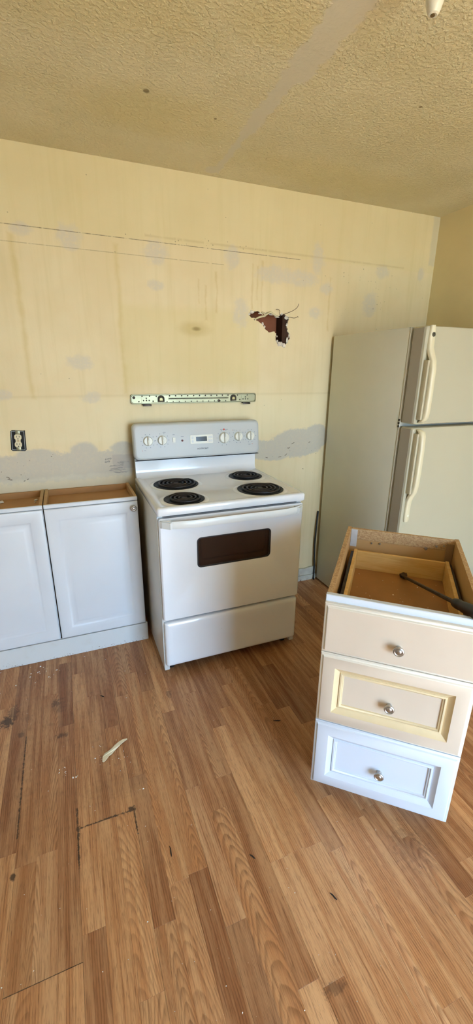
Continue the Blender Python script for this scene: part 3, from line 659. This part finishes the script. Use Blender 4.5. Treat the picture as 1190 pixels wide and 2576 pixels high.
# bowed handle
bm = bmesh.new(); rings = []
N = 28
for i in range(N+1):
    t = i/N; x = .014+(RW-.028)*t; u = abs(2*t-1)
    bow = .052*(1-u**6)+.004; y = .006-bow; th = .013 if u < .93 else .013
    zc = .838+.004*(1-u*u); hh = .0185
    ring = [(x, y+.002, zc-hh), (x, y-.002, zc-hh*.6), (x, y-.003, zc+hh*.5), (x, y+.002, zc+hh), (x, y+th, zc+hh*.8), (x, y+th+.001, zc-hh*.8)]
    rings.append(ring)
loft(bm, rings); obj('door_handle', bm, plain('white_handle', (228, 230, 226), .3), od, angle=60)
for sx in (0, 1):
    x0_ = .010 if sx == 0 else RW-.060; bm = bmesh.new()
    A = [(x0_, .007), (x0_+.050, .007), (x0_+.050, -.030), (x0_+.040, -.036), (x0_+.008, -.006)] if sx == 0 else [(x0_, .007), (x0_+.050, .007), (x0_+.042, -.006), (x0_+.010, -.036), (x0_, -.030)]
    prism(bm, A, .822, .853, 'Z'); obj('handle_mount', bm, plain('white_mount', (226, 228, 224), .3), od, smooth=False)
# storage drawer with rolled top lip
bm = bmesh.new()
D0 = rrect(.010, RW-.010, .057, .313, .010, 4); D1 = rrect(.016, RW-.016, .063, .307, .010, 4); D2 = rrect(.030, RW-.030, .075, .292, .012, 4); D3 = rrect(.045, RW-.045, .090, .268, .012, 4)
loft(bm, [yr(D0, .042), yr(D0, .016), yr(D1, .009), yr(D2, .006), yr(D3, .0085)]); obj('storage_drawer', bm, M_ENAMEL, rg, angle=60)

# ------------------------------------------------------------------ refrigerator
FX, FYF = 1.684, -.803; FWd = .752; FH = 1.718
fr = thing('refrigerator', 'cream top freezer refrigerator with grey sides in the corner', 'refrigerator', (FX, FYF, 0))
def fp(n, d, m, p=fr, bev=.004, seg=2): return bx(n, d, m, p, bev, seg)
body = fp('body', (0, FWd, .110, .775, .012, FH), M_FRSIDE, bev=.006)
fp('back_cover', (.02, FWd-.02, .775, .788, .05, FH-.02), plain('dark_back_cover', (52, 46, 40), .8))
fp('front_edge', (0.0, FWd, .098, .110, .06, FH-.002), plain('pale_front_edge', (206, 202, 186), .4), bev=.003)
for z0, z1, n in ((1.249, FH-.002, 'freezer_door'), (.10, 1.233, 'lower_door')):
    g = fp('door_gasket', (.012, FWd-.012, .082, .0985, z0+.012, z1-.012), M_GASKET, bev=.002)
    bm = bmesh.new()
    def dr_(i, y): return [(x, y, z) for x, z in rrect(i, FWd-i, z0+i, z1-i, .012, 4)]
    loft(bm, [dr_(.001, .084), dr_(0, .080), dr_(0, .008), dr_(.003, .002), dr_(.010, 0), dr_(.018, -.001)])
    d = obj(n, bm, [M_FRDOOR], fr, angle=45)
    bm = bmesh.new(); prism(bm, rrect(.004, .08, z0+.008, z1-.008, .002, 2), 0, .001, 'Y'); bm.free()
    # side cap of the door, greyer moulded plastic
    fp('door_side', (-.0012, .001, .012, .080, z0+.008, z1-.008), plain('grey_door_side', (170, 162, 148), .5), p=d, bev=0)
    # handle: a bar that leaves the door face and returns
    if n == 'freezer_door': K = [(1.7175, .004), (1.66, .005), (1.615, .008), (1.585, .020), (1.555, .036), (1.52, .042), (1.40, .044), (1.31, .042), (1.285, .038), (1.268, .026), (1.258, .004)]
    else: K = [(1.226, .004), (1.214, .030), (1.19, .040), (1.12, .044), (1.00, .044), (.93, .041), (.895, .034), (.865, .018), (.84, .008), (.79, .005), (.735, .005), (.722, .003)]
    bm = bmesh.new(); rings = []
    for i, (z, off) in enumerate(K):
        wd = .030 if off > .03 else .034
        if i in (0, len(K)-1): wd -= .008
        xc = .034 if off < .02 else .036; y = -off
        rings.append([(xc-wd/2, y+.010 if off > .012 else 0.001, z), (xc-wd/2, y-.004, z), (xc-wd/2+.005, y-.009, z), (xc+wd/2-.005, y-.009, z), (xc+wd/2, y-.004, z), (xc+wd/2, y+.010 if off > .012 else 0.001, z)])
    loft(bm, rings); h = obj('handle', bm, M_FRHAND, d, angle=50)
    bm = bmesh.new(); zz = (1.56, 1.275) if n == 'freezer_door' else (1.205, .885)
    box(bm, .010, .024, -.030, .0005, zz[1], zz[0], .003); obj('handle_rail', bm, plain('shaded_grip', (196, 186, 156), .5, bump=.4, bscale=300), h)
    if n == 'freezer_door':
        bm = bmesh.new(); lathe(bm, [(0, 0), (.0105, 0), (.0105, .0012), (0, .0014)], axis='Y', n=24)
        e = obj('emblem', bm, plain('dark_emblem', (60, 60, 58), .35), h, loc=(.036, -.0142, 1.676)); e['label'] = 'small dark round emblem'
        bm = bmesh.new()
        tube(bm, [(.0075*math.cos(a*PI/12), -.0016, .0075*math.sin(a*PI/12)) for a in range(25)], .0008, 5); tube(bm, [(-.004, -.0016, .002), (-.001, -.0016, .004), (-.003, -.0016, -.003), (0, -.0016, -.002), (.004, -.0016, .003), (.002, -.0016, -.003), (.005, -.0016, -.002)], .0007, 5)
        for v in bm.verts: v.co += Vector((.036, -.0142, 1.676))
        obj('emblem_script', bm, M_GALV, h)
    else:
        fp('handle_cap', (.030, .042, -.0155, -.013, .752, .765), plain('handle_cap_plastic', (236, 230, 204), .4), p=h, bev=.001)
for z in (1.262, 1.247, 1.230):
    bm = bmesh.new(); lathe(bm, [(0, 0), (.006, 0), (.0055, .004), (.003, .005), (0, .005)], axis='X', n=14)
    for v in bm.verts: v.co.x *= -1
    obj('hinge_screw', bm, M_DARKSTEEL, fr, loc=(.0003, .104, z))
fp('kick_grille', (.02, FWd-.02, .05, .10, .012, .095), M_GASKET)
for x in (.05, FWd-.05):
    for y in (.15, .72):
        bm = bmesh.new(); lathe(bm, [(.016, 0), (.016, .014)], (x, y, 0), n=12); obj('foot', bm, M_BLACK, fr)
bm = bmesh.new()
pts = [(1.674, -.009, .54), (1.670, -.012, .50), (1.664, -.018, .42), (1.660, -.018, .30), (1.664, -.018, .18), (1.667, -.022, .08), (1.662, -.03, .02), (1.655, -.045, .008)]
def smooth_path(p, k=6):
    p = [Vector(q) for q in p]; out = []
    for i in range(len(p)-1):
        a, b, c, d = p[max(i-1, 0)], p[i], p[i+1], p[min(i+2, len(p)-1)]
        for j in range(k):
            t = j/k; out.append(.5*((2*b)+(c-a)*t+(2*a-5*b+4*c-d)*t*t+(3*b-a-3*c+d)*t**3))
    return out+[p[-1]]
tube(bm, smooth_path(pts), .006, 8); tag(obj('power_cord', bm, M_RUBBER), 'black power cord hanging behind the refrigerator', 'cord')

# ------------------------------------------------------------------ free-standing drawer cabinet
s_ = .95; DZ = CAM.z*(1-s_); DW, DD, DH = .457, .664, .764; DA = -.7247
dloc = (CAM.x+(.7745-CAM.x)*s_, CAM.y+1.0391*s_, 0)
dc = thing('drawer_cabinet', 'freestanding three drawer cabinet without a top, one drawer front white', 'cabinet', dloc, DA)
def dp_(n, d, m, bev=.001, p=None): return bx(n, d, m, p or dc, bev, 1)
ZT = DZ+DH
for x in (.002, DW-.018):
    bm = bmesh.new(); prism(bm, [(.022, DZ), (.085, DZ), (.085, .0), (DD, .0), (DD, ZT-.001), (.022, ZT-.001)], x, x+.016, 'X')
    for f in bm.faces: f.material_index = 0 if abs(f.normal.z) > .5 else 1
    bmesh.ops.recalc_face_normals(bm, faces=bm.faces)
    for f in bm.faces:
        if abs(f.normal.z) > .9 or abs(f.normal.y) > .9: f.material_index = 0
        else: f.material_index = 1
    obj('side_panel', bm, [M_PARTICLE, M_LAMI], dc, smooth=False)
dp_('back_panel', (.018, DW-.018, DD-.006, DD-.001, .03, ZT-.02), M_LAMI)
rail = dp_('back_rail', (.018, DW-.018, DD-.022, DD-.006, ZT-.050, ZT-.001), M_PARTICLE)
dp_('lower_rail', (.018, DW-.018, DD-.019, DD-.006, ZT-.20, ZT-.0505), M_LAMI)
dp_('bottom_panel', (.018, DW-.018, .03, DD-.006, DZ, DZ+.016), M_LAMI)
dp_('toe_board', (.018, DW-.018, .085, .10, 0, DZ), M_DRWHITE)
dp_('front_rail', (.0, DW, .003, .022, ZT-.030, ZT), M_DRWHITE, .002)
for x in (0, DW-.004): dp_('front_stile', (x, x+.004, .004, .0225, DZ, ZT-.031), M_DRWHITE, .001)
# plastic corner plates at the back and screws
M_PLATE = plain('pale_plastic_plate', (206, 206, 206), .35, var=.1, vscale=40); M_PLATE2 = plain('brown_plastic_plate', (160, 130, 96), .4)
dp_('corner_plate', (.0185, .046, DD-.0245, DD-.0222, ZT-.085, ZT-.004), M_PLATE); dp_('corner_plate', (DW-.048, DW-.0185, DD-.0245, DD-.0222, ZT-.11, ZT-.018), M_PLATE2)
for x, z, r in ((.332, ZT-.052, .007), (.372, ZT-.036, .005), (.110, ZT-.060, .004), (.145, ZT-.058, .004), (.40, ZT-.03, .003)):
    bm = bmesh.new(); lathe(bm, [(0, 0), (r, 0), (r*.9, .003), (r*.4, .0035), (r*.35, .002), (0, .002)], (x, DD-.022, z), 'Y', 14); obj('screw', bm, M_NICKEL, dc)
# drawer fronts
def front(z0, z1, steps, mats):
    bm = bmesh.new(); ring_panel(bm, .001, DW-.001, z0, z1, steps, .0035)
    return obj('drawer_front', bm, mats, dc, angle=40)
edge = [(0, -.009, 0), (.003, -.012, 0), (.008, -.013, 0), (.0095, -.0165, 0), (.012, -.018, 0)]
TF, MF, BF = (DZ+DH-.022-.178, ZT-.022), (.360, .636), (DZ, .357)
d1 = front(TF[0], TF[1], edge+[(.014, -.018, 1)], [M_WHITE_ := plain('cream_edge', (232, 224, 208), .45), M_BEIGE]); d1['label'] = 'flat bare beige top drawer front'
prof = lambda: [(.049, -.018, 1), (.051, -.0150, 2), (.067, -.0060, 2), (.0685, -.0095, 2), (.0735, -.0105, 2), (.0750, -.0080, 2), (.0790, -.0065, 2), (.0805, -.0025, 2), (.0830, -.0025, 1, 1)]
d2 = front(MF[0], MF[1], edge+prof(), [M_WHITE_, M_BEIGE, M_MOULD]); d2['label'] = 'beige middle drawer front with yellowed moulding'
d3 = front(BF[0], BF[1], edge+prof(), [M_DRWHITE, M_DRWHITE, M_DRWHITE]); d3['label'] = 'white painted bottom drawer front'
knob(d1, .230, -.017, .712, 1.0); knob(d2, .229, -.002, .483, 1.0); knob(d3, .229, -.002, .197, 1.0)
# top drawer box
BZ0, BZ1 = .680, .770
db = dp_('drawer_bottom', (.05, .411, .022, .560, BZ0-.001, BZ0+.005), M_HARD, 0); db['label'] = 'brown hardboard drawer bottom'
dp_('drawer_side', (.043, .056, .0225, .575, BZ0-.012, BZ1), M_PINE); dp_('drawer_side', (.405, .418, .0225, .575, BZ0-.012, BZ1), M_PINE)
dp_('drawer_back', (.056, .405, .560, .573, BZ0-.010, BZ1-.003), M_PINE)
dp_('drawer_runner', (.030, .042, .03, .575, BZ0+.01, BZ1-.012), M_DARKSTEEL); dp_('drawer_runner', (.419, .431, .03, .575, BZ0+.01, BZ1-.012), M_DARKSTEEL)
for z0, z1 in ((.40, .60), (.12, .32)):
    dp_('lower_drawer_box', (.043, .418, .0225, .57, z0, z1-.02), M_PINE)
# crumbs in the drawer
def dw(u, v, z): 
    c, s = math.cos(DA), math.sin(DA); return Vector((dloc[0]+c*u-s*v, dloc[1]+s*u+c*v, z))
crumb = bmesh.new()
def crumb_at(bm, p, r, rr):
    q = [Vector((rr.uniform(-1, 1), rr.uniform(-1, 1), 0)).normalized()*r*rr.uniform(.6, 1.3) for _ in range(3)]
    b = [bm.verts.new(p+Vector((k.x, k.y, 0))) for k in q]; t = bm.verts.new(p+Vector((rr.uniform(-.3, .3)*r, rr.uniform(-.3, .3)*r, r*.8)))
    try:
        bm.faces.new(b)
        for i in range(3): bm.faces.new((b[i], b[(i+1) % 3], t))
    except ValueError: pass
rr = random.Random(11)
for _ in range(34): crumb_at(crumb, dw(rr.uniform(.07, .39), rr.uniform(.15, .54), BZ0+.0052), rr.uniform(.0015, .0045), rr)
tag(obj('wood_crumbs', crumb, M_CHIP, None, smooth=False), 'pale crumbs scattered in the open top drawer', 'crumbs', kind='stuff')

# hand tool lying in the drawer
tool = thing('pry_tool', 'dark steel hand tool with bent head and black rubber grip, lying in drawer', 'tool', dw(.255, .50, BZ0+.006))
A = dw(.258, .520, BZ0+.016); C_ = dw(.384, .137, .815)
dirn = (C_-A).normalized(); E_ = C_+dirn*.15
base = tool.location
def rel(p): return Vector(p)-Vector(base)
bm = bmesh.new(); tube(bm, [rel(A), rel(A.lerp(C_, .5)), rel(C_+dirn*.02)], [.0062, .0066, .0075], 8); obj('shaft', bm, M_DARKSTEEL, tool)
bm = bmesh.new()
side = dirn.cross(Vector((0, 0, 1))).normalized()
H0 = A-dirn*.002
tube(bm, [rel(H0+dirn*.012), rel(H0), rel(H0-dirn*.014+Vector((0, 0, .004))), rel(H0-dirn*.024+Vector((0, 0, .012)))], [.0065, .010, .0125, .009], 10)
tube(bm, [rel(H0-dirn*.016+side*.013+Vector((0, 0, .004))), rel(H0-dirn*.018-side*.013+Vector((0, 0, .008)))], [.009, .008], 10); obj('head', bm, M_DARKSTEEL, tool)
bm = bmesh.new(); tube(bm, [rel(C_+dirn*t) for t in (0, .004, .02, .035, .045, .06, .10, .145, .152)], [.010, .0145, .0165, .0165, .015, .0175, .019, .018, .010], 14); obj('grip', bm, M_RUBBER, tool)

# ------------------------------------------------------------------ wall outlet
p0 = hit(46, 1108.5, 1, 0)
ou = thing('wall_outlet', 'uncovered cream double outlet in an open black wall box', 'outlet', (p0.x, -.0005, p0.z)); ou.rotation_euler = (0, math.radians(4), 0)
M_ROUGHCUT = plain('ragged_dark_cut', (30, 28, 26), .8)
bm = bmesh.new(); rr = random.Random(5); P_ = rrect(-.034, .034, -.053, .053, .004, 3)
prism(bm, [(x+rr.uniform(-.003, .003), z+rr.uniform(-.003, .003)) for x, z in P_], -.001, .0015); obj('cutout', bm, M_ROUGHCUT, ou, smooth=False)
bm = bmesh.new(); loft(bm, [[(x, y, z) for x, z in rrect(-i, i, -i-.019, i+.019, .003, 3)] for i, y in ((.0305, -.001), (.0305, -.0035), (.0285, -.0035), (.0285, -.0012))], cap=False); obj('box_rim', bm, plain('grey_plastic_box', (176, 182, 184), .5), ou)
bm = bmesh.new()
for z in (.043, -.043): box(bm, -.011, .011, -.0045, -.001, z-.009, z+.009, .001)
box(bm, -.007, .007, -.004, -.001, -.036, .036); obj('mounting_strap', bm, M_GALV, ou)
for z in (.0195, -.0195):
    bm = bmesh.new(); prism(bm, rrect(-.017, .017, z-.0145, z+.0145, .0115, 5), -.010, -.003); s2 = obj('socket_face', bm, plain('cream_socket', (226, 214, 176), .4), ou)
    bm = bmesh.new()
    for x, hh in ((-.0065, .0045), (.0065, .0040)): box(bm, x-.0013, x+.0013, -.0104, -.009, z+.003-hh, z+.003+hh)
    prism(bm, rrect(-.0027, .0027, z-.0115, z-.0062, .0026, 3), -.0104, -.009); obj('slots', bm, M_BLACK, s2, smooth=False)
bm = bmesh.new(); box(bm, -.012, .012, -.008, -.003, -.006, .006); obj('socket_bridge', bm, plain('cream_bridge', (222, 208, 168), .4), ou)
bm = bmesh.new(); lathe(bm, [(0, .008), (.0032, .008), (.003, .0095), (0, .010)], axis='Y', n=12); obj('screw', bm, plain('brass_screw', (176, 130, 70), .35, metal=.9), ou)

# ------------------------------------------------------------------ galvanised mounting bracket
bx0, bx1 = .389, 1.158; bz = 1.3465
br = thing('mounting_bracket', 'long galvanised steel mounting bracket screwed to the wall above the range', 'bracket', ((bx0+bx1)/2, -.0005, bz-.026))
L = (bx1-bx0)/2; hz = .0265
bm = bmesh.new()
loft(bm, [[(x, y, z+.026) for x, z in rrect(-L+i, L-i, -hz+i, hz-i, .010, 4)] for i, y in ((0, -.0005), (0, -.008), (.0015, -.0095), (.004, -.0095), (.0065, -.0060))]); pl = obj('plate', bm, M_GALV, br, angle=40)
def on_pl(fx, fz): return (-L+2*L*fx, .026+(fz)*hz)    # fx 0..1, fz -1..1
M_HOLE = plain('bracket_hole', (62, 56, 44), .8)
bm = bmesh.new(); x0, z0 = on_pl(.28, .0); x1, _ = on_pl(.765, 0)
loft(bm, [[(x, y, z) for x, z in rrect(x0+i, x1-i, z0-.004+i, z0+.006-i, .0038, 3)] for i, y in ((-.001, -.0062), (.0, -.0085), (.0022, -.0085), (.0034, -.0070))]); obj('slot', bm, M_GALV, br, angle=40)
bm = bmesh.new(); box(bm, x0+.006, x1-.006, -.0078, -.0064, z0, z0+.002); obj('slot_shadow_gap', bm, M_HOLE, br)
def hole_disc(fx, fz, r, mat=M_HOLE, nm='hole'):
    x, z = on_pl(fx, fz); bm = bmesh.new(); lathe(bm, [(r, .0058), (r, .0066), (0, .0064)], (x, 0, z), 'Y', 12); obj(nm, bm, mat, br)
for k in range(11): hole_disc(.29+.047*k, .62, .0042)
for k in range(12): hole_disc(.27+.047*k, -.60, .0036)
for fx, fz in ((.085, .6), (.14, .6), (.19, .55), (.06, -.5), (.165, -.45), (.84, .6), (.925, .55), (.86, -.4)): hole_disc(fx, fz, .0042)
for fx in (.225, .805):   # the two upturned hook tabs
    x, z = on_pl(fx, 0); bm = bmesh.new()
    a = [(x+.020*math.cos(t*PI/8), z+.004+.016*math.sin(t*PI/8)) for t in range(9)] + [(x-.020, z-.017), (x+.020, z-.017)]
    prism(bm, a, -.0068, -.0060); obj('hook_opening', bm, M_HOLE, br, smooth=False)
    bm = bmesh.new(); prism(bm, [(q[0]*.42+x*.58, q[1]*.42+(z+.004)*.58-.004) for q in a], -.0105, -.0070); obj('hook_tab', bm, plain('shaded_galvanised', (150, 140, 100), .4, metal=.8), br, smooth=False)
for fx in (.115, .908):
    x, z = on_pl(fx, -.12); bm = bmesh.new()
    prism(bm, rrect(x-.027, x+.027, z-.020, z+.016, .004, 3), -.0085, -.0060); obj('clip_plate', bm, M_GALV, br)
    bm = bmesh.new(); box(bm, x-.024, x+.024, -.030, -.002, .026-hz-.005, .026-hz-.0005, .001); box(bm, x-.024, x+.024, -.030, -.028, .026-hz-.011, .026-hz-.003, .0005); obj('bottom_tab', bm, M_DARKSTEEL, br)
    for dx, dz in ((-.016, -.004), (0, -.004), (.016, -.004), (0, .008)):
        bm = bmesh.new(); lathe(bm, [(.004, .0084), (.004, .0092), (0, .0090)], (x+dx, 0, z+dz), 'Y', 10); obj('hole', bm, M_HOLE, br)
for fx, fz in ((.025, .35), (.682, -.55)):
    x, z = on_pl(fx, fz); bm = bmesh.new(); lathe(bm, [(0, .006), (.008, .006), (.0075, .009), (.004, .0105), (0, .0105)], (x, 0, z), 'Y', 16); obj('mounting_screw', bm, M_DARKSTEEL, br)

# ------------------------------------------------------------------ wires out of the hole
M_WIRE = plain('thin_brown_wire', (96, 72, 50), .5)
for pts, lab in (([(709,795,.02),(712,792,-.01),(722,788,-.03),(738,781,-.05),(748,773,-.06),(752,764,-.06)], 'long thin wire curving up right out of the wall hole'),
                 ([(706,796,.02),(703,789,-.01),(704,783,-.02),(700,778,-.025),(694,778,-.02)], 'short hooked wire curling left above the wall hole'),
                 ([(720,802,.01),(728,798,-.015),(738,800,-.03),(745,799,-.04),(749,796,-.04),(750,799,-.04)], 'thin wire reaching right from the wall hole')):
    bm = bmesh.new(); tube(bm, smooth_path([hit(x, y, 1, d) for x, y, d in pts], 5), .0014, 6); tag(obj('loose_wire', bm, M_WIRE), lab, 'wire', 'wires poking out of the wall hole')

# ------------------------------------------------------------------ hanging light at the ceiling
tip = hit(1090, 39, 2, 2.345)
lt = thing('hanging_lamp', 'white tapered lamp tip hanging from the ceiling at the top edge', 'lamp', (tip.x, tip.y, 2.345))
M_PORC = plain('white_porcelain', (236, 230, 208), .35, var=.08, vscale=30)
bm = bmesh.new(); lathe(bm, [(0, .002), (.006, .0015), (.0085, 0), (.0125, .002), (.0165, .010), (.0205, .022), (.0225, .040), (.023, .062), (.0215, .078), (.012, .084), (0, .085)], n=28); sh = obj('shade_tip', bm, M_PORC, lt)
bm = bmesh.new(); lathe(bm, [(.0055, .0004), (.0052, .003), (0, .003)], (-.001, .001, -.0012), n=14); obj('tip_hole', bm, plain('brown_tip_hole', (110, 86, 48), .7), sh)
bm = bmesh.new(); lathe(bm, [(.008, .084), (.008, .100), (.05, .103), (.055, .110), (.055, .1155), (0, .1155)], n=28); obj('ceiling_canopy', bm, M_PORC, lt)

# ------------------------------------------------------------------ things on the floor
def peel():
    L_ = [(258,1921),(262,1922),(268,1915),(274,1905),(281,1899),(292,1886),(304,1875),(314,1868),(321,1864),(320,1862),(309,1864),(299,1869),(288,1877),(281,1885),(272,1892),(263,1899),(259,1908)]
    pts = [hit(x, y, 2, 0) for x, y in L_]; c = sum(pts, Vector())/len(pts); bm = bmesh.new()
    f = lambda p: .0008+.010*abs((p-c).length)/.08
    loft(bm, [[(p.x-c.x, p.y-c.y, f(p)) for p in pts], [(p.x-c.x, p.y-c.y, f(p)+.0016) for p in pts]])
    o = obj('paint_peel', bm, M_PEEL, None, smooth=False, loc=(c.x, c.y, .0)); tag(o, 'curved cream sliver of peeled paint lying on the floor', 'paint peel')
peel()
cr_ = bmesh.new(); rr = random.Random(21)
for x, y, n, sd_, r in ((110,1690,16,16,.0035),(158,1940,8,8,.003),(275,1900,22,32,.002),(355,1985,3,6,.003),(190,1958,3,6,.003),(740,1450,14,16,.004),(310,1665,8,60,.0025),(150,1720,12,100,.002),(40,1690,10,50,.0025)):
    for _ in range(n):
        p = hit(x+rr.gauss(0, sd_), y+rr.gauss(0, sd_*.6), 2, .0002)
        if p.y > -.03 or (p.y > -.345 and p.x < .36): continue
        crumb_at(cr_, p, r*rr.uniform(.8, 1.9), rr)
for _ in range(150):
    p = hit(rr.uniform(0, 1190), rr.uniform(1700, 2570), 2, .0002); q_ = Vector((p.x-dloc[0], p.y-dloc[1])); u_ = q_.x*math.cos(DA)+q_.y*math.sin(DA); v_ = -q_.x*math.sin(DA)+q_.y*math.cos(DA)
    if -.05 < u_ < .52 and -.05 < v_ < .72: continue
    crumb_at(cr_, p, rr.uniform(.0008, .0024), rr)
tag(obj('plaster_crumbs', cr_, M_CHIP, None, smooth=False), 'white plaster crumbs strewn over the wooden floor', 'crumbs', kind='stuff')
bm = bmesh.new(); rr = random.Random(31); M_SPL = plain('dark_splinter', (46, 36, 28), .8)
for i, (x0_, y0_, x1_, y1_, lab) in enumerate([(829,2246,848,2264, 'dark splinter on the floor in front of the drawer cabinet'), (426,2128,432,2155, 'thin dark splinter on the floor left of centre'), (252,1750,262,1753, 'tiny dark splinter between cabinet and paint peel'), (687,1813,706,1813, 'thin dark curl on the floor between range and drawer cabinet'), (628,2150,642,2160, 'small dark knot chip on the floor near the middle')]):
    a, b = hit(x0_, y0_, 2, .0016), hit(x1_, y1_, 2, .0016); m_ = a.lerp(b, .5); bm = bmesh.new()
    tube(bm, [a-m_, (a-m_)*.4+Vector((.002, 0, 0)), (b-m_)*.5, b-m_], [.0008, .0018, .0022, .0008], 6)
    tag(obj('splinter', bm, M_SPL, None, loc=(m_.x, m_.y, .002)), lab, 'splinter', 'splinters on the floor')
